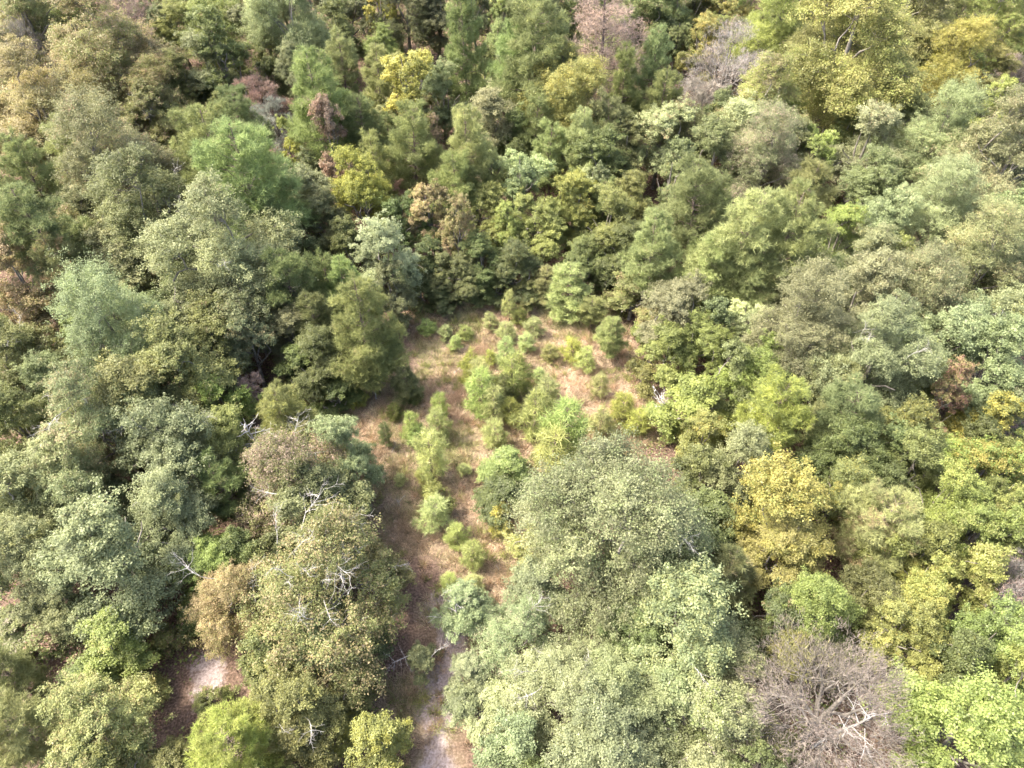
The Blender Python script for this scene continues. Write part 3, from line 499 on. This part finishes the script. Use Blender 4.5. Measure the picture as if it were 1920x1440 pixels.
n0 = 60000; ux = rng.uniform(-95, 95, n0); uy = rng.uniform(3, 135, n0)
keep = (sdf(CLEAR, ux, uy) < -1.0+(vnoise(ux, uy, 3., 5)-.5)*2) & (np.max([sdf(P_, ux, uy) for P_ in SANDS], axis=0) < -.3) & (np.abs(ux) < 22+uy*.75) & (rng.random(n0) < .25+vnoise(ux, uy, 5., 31))
ux, uy = ux[keep], uy[keep]; m = len(ux); per = 12
uh = .35+1.7*vnoise(ux, uy, 3., 33)*rng.random(m)
P = np.repeat(np.stack([ux, uy, height(ux, uy)+uh*.6], -1), per, 0)+rng.normal(size=(m*per, 3))*np.repeat(np.stack([uh*.45, uh*.45, uh*.3], -1), per, 0)
V, F = leaf_quads(P, unit(rand_dirs(rng, m*per)+np.array([0, 0, .8])), .19, .6, rng)
ume = make_mesh('undergrowth', V, F, [M_LEAF], attrs={'tone': np.clip(np.repeat(rng.normal(.45, .12, m), per)+rng.normal(0, .1, m*per), 0, 1), 'tip': np.clip(np.repeat(vnoise(ux, uy, 4., 35), per)+rng.normal(0, .08, m*per), .02, 1)})
uo = bpy.data.objects.new('undergrowth', ume); COL.objects.link(uo); uo['kind'] = 'stuff'; uo['label'] = 'leafy undergrowth on the forest floor between the trees'; uo['category'] = 'undergrowth'
set_leaf(uo, COLS['green'], COLS['rust'], .2)

P = np.repeat(np.stack([wx, wy, height(wx, wy)], -1), 46, 0)+rng.normal(size=(m2*46, 3))*np.array([.16, .16, .03])
D = unit(np.array([0, 0, 1.])+rng.normal(size=(m2*46, 3))*np.array([.5, .5, .2])); V, F = blades(P, D, np.repeat(hgt, 46), .035, rng)
wme = make_mesh('weeds', V, F, [M_NEEDLE], attrs={'tone': np.clip(np.repeat(rng.normal(.5, .18, m2), 46)+rng.normal(0, .12, m2*46), 0, 1), 'tip': np.clip(np.repeat(rng.random(m2), 46)+rng.normal(0, .08, m2*46), .02, 1)})
wo = bpy.data.objects.new('weeds', wme); COL.objects.link(wo); wo['kind'] = 'stuff'; wo['label'] = 'tufts of green and tan weeds growing through the dry grass'; wo['category'] = 'weeds'
set_leaf(wo, (.31, .34, .12), (.50, .38, .26), .55)

# ------------------------------------------------------------------ infill between the listed trees (partly hidden young trees)
rnd = random.Random(7)
def family(k, wm):
    f = KIND[k][0]
    if f == 'oak': f = 'oakL' if wm > 8.6 else 'oakM' if wm > 4.9 else 'oakS'
    elif f == 'open': f = 'openL' if wm > 5.5 else 'airyM'
    elif f == 'bare': f = 'bareL' if wm > 6.5 else 'bareM'
    elif f == 'pine': f = 'pineL' if wm > 4.9 else 'pineM'
    elif f == 'shrub' and wm > 3.4: f = 'oakS'
    return PROTO[f]
WK = dict(o=1.17, y=1, n=1.12, a=1.2, p=1.2, s=1.1, d=1.15, b=1.05, h=1.15)
def solve(T):
    T['w'] *= WK[T['k']]
    wm = 4.0; zc = 6.0
    for _ in range(8):
        X, Y, dep = at(T['x'], T['y'], zc); wm = T['w']*dep/F_PX
        h = KIND[T['k']][4](wm)*T['ht']; pr = family(T['k'], wm); zc = h*pr[0]['cfrac']
    T.update(X=X, Y=Y, wm=wm, h=h, dist=dep)
for T in TREES: solve(T)
placed = [(T['X'], T['Y'], T['wm']/2) for T in TREES]
fillc = [('deep', 'olive', .2), ('olive', 'rust', .15), ('sageD', 'tan', .2), ('green', 'ochre', .2), ('olive', 'gold', .25)]
FILL = []; nout = 0
for _ in range(9000):
    if len(FILL) >= 290: break
    y = rnd.uniform(4, 138); x = rnd.uniform(-1, 1)*(16+y*.78)
    r = rnd.uniform(1.6, 3.0)
    if sdf(CLEAR, np.array([x]), np.array([y]))[0] > -r-.3 or max(sdf(P_, np.array([x]), np.array([y]))[0] for P_ in SANDS) > -r: continue
    if any((x-a)**2+(y-b)**2 < (max(q*.55, .9)+r*.5)**2 for a, b, q in placed): continue
    placed.append((x, y, r)); c, a, am = rnd.choice(fillc); k = rnd.choice('yyyyyap')
    if k == 'p': c, a, am = 'pineD', 'tan', .1
    h = KIND[k][4](2*r)*rnd.uniform(.8, 1.0) if y < 100 else KIND[k][4](2*r)*1.25
    px, py = project(x, y, h*.7)
    if not (-170 < px < 2090 and py < 1640): continue
    FILL.append(dict(k=k, x=px, y=py, w=0, c=c, a=a, amt=am, ht=1, lm=None, label=None, limbs=0, lean=0, X=x, Y=y, wm=2*r, h=h, dist=0, fill=True))

# ------------------------------------------------------------------ labels
LMS = [T for T in TREES if T['lm']]
def describe(T):
    noun = KIND[T['k']][3]; col = CW[T['c']]
    if T['k'] == 'p' and T['wm'] < 3.6: noun = 'young pine'
    if T['amt'] >= .3 and CW[T['a']] != col and T['k'] in 'ony': col += ' and '+CW[T['a']]
    size = ''
    if T['k'] == 'o': size = 'big ' if T['wm'] > 8.5 else 'small ' if T['wm'] < 4.2 else ''
    if T.get('fill'): size = ''
    return (size+col+' '+noun)
def direction(T, L):
    a = math.degrees(math.atan2(L['y']-T['y'], T['x']-L['x'])) % 360
    return ['right of', 'above and right of', 'above', 'above and left of', 'left of', 'below and left of', 'below', 'below and right of'][int((a+22.5)//45) % 8]
ORD = ['nearest', 'second', 'third', 'fourth', 'fifth', 'sixth', 'seventh', 'eighth', 'ninth', 'tenth', 'eleventh', 'twelfth', 'thirteenth', 'fourteenth', 'fifteenth', 'sixteenth', 'seventeenth', 'eighteenth']
def write_labels(ALL):
    groups = {}
    for T in ALL:
        if T['label']: continue
        L = min((l for l in LMS if l is not T), key=lambda l: (l['x']-T['x'])**2+(l['y']-T['y'])**2)
        T['_d'] = math.hypot(L['x']-T['x'], L['y']-T['y'])
        groups.setdefault((describe(T), direction(T, L), L['lm']), []).append(T)
    for (d, r, l), ts in groups.items():
        ts.sort(key=lambda q: q['_d'])
        for i, T in enumerate(ts):
            T['label'] = f'{d} {r} {l}' if len(ts) == 1 else f'{ORD[i]} {d} {r} {l}'
def inframe(T): return -60 < T['x'] < 1980 and -90 < T['y'] < 1530
ALL = TREES+[T for T in FILL if inframe(T)]
for T in FILL:
    if not inframe(T): T['label'] = {'p': 'dark green pine standing outside the picture frame', 'a': 'slender leafy tree standing outside the picture frame'}.get(T['k'], 'leafy broadleaf tree standing outside the picture frame')
write_labels(ALL)
GROUP = dict(y='young trees filling the gaps of the forest', o='broadleaf trees of the forest', n='broadleaf trees of the forest', a='slender trees of the forest', p='pines of the forest', s='pine saplings in the clearing', d='dead pines', b='leafless trees', h='shrubs')

# ------------------------------------------------------------------ planting
def plant(T):
    fam = family(T['k'], T['wm']); pr = rnd.choice(fam)
    if T['lm'] == 'the giant oak': pr = fam[0]
    kind = KIND[T['k']]
    r = bpy.data.objects.new(kind[1], None); COL.objects.link(r)
    r.empty_display_size = .5
    z = float(height(np.array([T['X']]), np.array([T['Y']]))[0])
    r.location = (T['X'], T['Y'], z); r.rotation_euler = (rnd.gauss(0, .03), rnd.gauss(0, .03), rnd.uniform(0, 6.283))
    s = T['wm']/pr['w']; r.scale = (s, s, T['h']/pr['h'])
    r['label'] = T['label']; r['category'] = kind[2]; r['group'] = GROUP[T['k']]
    if T['label'].endswith('outside the picture frame'): r['group'] = 'trees outside the frame'
    tr = bpy.data.objects.new('trunk', pr['trunk']); COL.objects.link(tr); tr.parent = r
    cr = bpy.data.objects.new('foliage' if T['k'] == 'h' else 'crown', pr['crown']); COL.objects.link(cr); cr.parent = r
    j = lambda v: max(0.0, v*rnd.uniform(.93, 1.07)); br = rnd.uniform(.88, 1.12)
    set_leaf(cr, tuple(j(v)*br for v in COLS[T['c']]), tuple(j(v)*br for v in COLS[T['a']]), min(1, max(0, T['amt']*rnd.uniform(.8, 1.05))))
    for i in range(T['limbs']):
        a = rnd.uniform(0, 6.283); q = rnd.uniform(.1, .62)*pr['w']/2
        zt = pr['h']*(1-(1-pr['cfrac'])*.12-(1-pr['cfrac'])*1.0*(q/(pr['w']/2))**2)-.5
        b = bpy.data.objects.new('dead_branch', rnd.choice(LIMBS)); COL.objects.link(b); b.parent = r
        k = rnd.uniform(.5, .85)/s*(1.25 if T['limbs'] > 6 else 1); b.location = (math.cos(a)*q, math.sin(a)*q, zt); b.scale = (k, k, k*s*pr['h']/T['h'])
        b.rotation_euler = (rnd.gauss(0, .3), rnd.gauss(0, .3), a+rnd.uniform(-.8, .8))
    return r
for T in TREES+FILL: plant(T)

# ------------------------------------------------------------------ snags and fallen wood
def deadwood(name, label, cat, px, py, z, scale, rot, mesh, group=None):
    x, y, _ = at(px, py, z); o = bpy.data.objects.new(name, mesh); COL.objects.link(o)
    o.location = (x, y, z + float(height(np.array([x]), np.array([y]))[0])); o.scale = (scale,)*3; o.rotation_euler = rot
    o['label'] = label; o['category'] = cat
    if group: o['group'] = group
    return o
def snag_mesh(seed, H=7.5, lean=(0, 0), n=16, mat=M_DEAD):
    rng = np.random.default_rng(seed); T = Tubes(6)
    tz = np.linspace(0, 1, 7)[:, None]; tp = np.concatenate([lean[0]*tz**1.5+rng.normal(size=(7, 1))*.05, lean[1]*tz**1.5, -.2+tz*(H+.2)], 1)
    T.add(tp, np.linspace(.13, .02, 7))
    for i in range(n):
        u = rng.uniform(.4, .97); p = np.array([np.interp(u, tz[:, 0], tp[:, k]) for k in range(3)]); a = rng.uniform(0, 6.28); L = (1.15-u)*H*.33*rng.uniform(.6, 1.3)
        e = p+np.array([math.cos(a)*L, math.sin(a)*L, L*rng.uniform(.0, .7)]); pl = bend(p, e, rng, 5, .15); T.add(pl, np.linspace(.04, .01, 5))
        for q in range(3):
            s0 = pl[int(rng.integers(1, 5))]; d = unit((e-p)+rng.normal(size=3)*L*.7); T.add(bend(s0, s0+d*L*.45, rng, 4, .15), np.linspace(.018, .006, 4))
    return T.mesh('snag', mat)
deadwood('snag', 'white leafless snag in front of the round-headed pine left of the clearing', 'dead tree', 520, 905, 0, 1.0, (0, 0, 1.0), snag_mesh(301, 8.5, (-.2, .3), 22), 'dead snags')
deadwood('snag', 'white leaning snag among lime thicket at the right edge of the clearing', 'dead tree', 1262, 800, 0, 1.0, (0, 0, 0), snag_mesh(302, 4.6, (-2.4, .6), 22), 'dead snags')
deadwood('snag', 'white twisted snag with bare limbs behind the purple bare tree, bottom right', 'dead tree', 1520, 1400, 0, 1.0, (0, 0, 2.0), snag_mesh(303, 9.3, (-1.0, -.9), 11), 'dead snags')
deadwood('snag', 'small white bare snag rising over the track below the clearing', 'dead tree', 862, 1190, 0, 1.0, (0, 0, .3), snag_mesh(304, 5.2, (0.1, .4), 12), 'dead snags')
fall = [(850, 700, 'grey stick lying on bare tan grass left of the sapling clump', .35), (1060, 690, 'small pale stick in the grass of the upper right clearing', .3), (760, 930, 'short dry branch on the straw at the lower left of the clearing', .4), (930, 1060, 'broken grey branch on the ground near the giant oak', .45), (735, 850, 'thin brown stick among small pines at the left side of the clearing', .35), (985, 600, 'dry stick beside the uppermost saplings of the clearing', .3), (1000, 880, 'bleached fallen branches beside the leafy tree at the clearing edge', .8), (895, 915, 'thin fallen branch on dry grass at the lower clearing', .6), (705, 748, 'pinkish fallen log in the shade left of the clearing', 1.0),
        (865, 1205, 'pale fallen branch lying across the sandy track', .9), (1150, 535, 'reddish object at the top right of the clearing, approximated as a fallen branch', .5)]  # the reddish object is unidentified; a branch shape stands in for it
FM = [dead_limb(401, 3.2, 6, .06, .02), dead_limb(402, 2.8, 5, .05, .05)]
for i, (px, py, lb, s) in enumerate(fall): deadwood('fallen_branch', lb, 'branch', px, py, .15, s, (0, 0, 1.7*i+.3), FM[i % 2])
print('trees', len(TREES), 'fill', len(FILL), 'in frame', len(ALL))
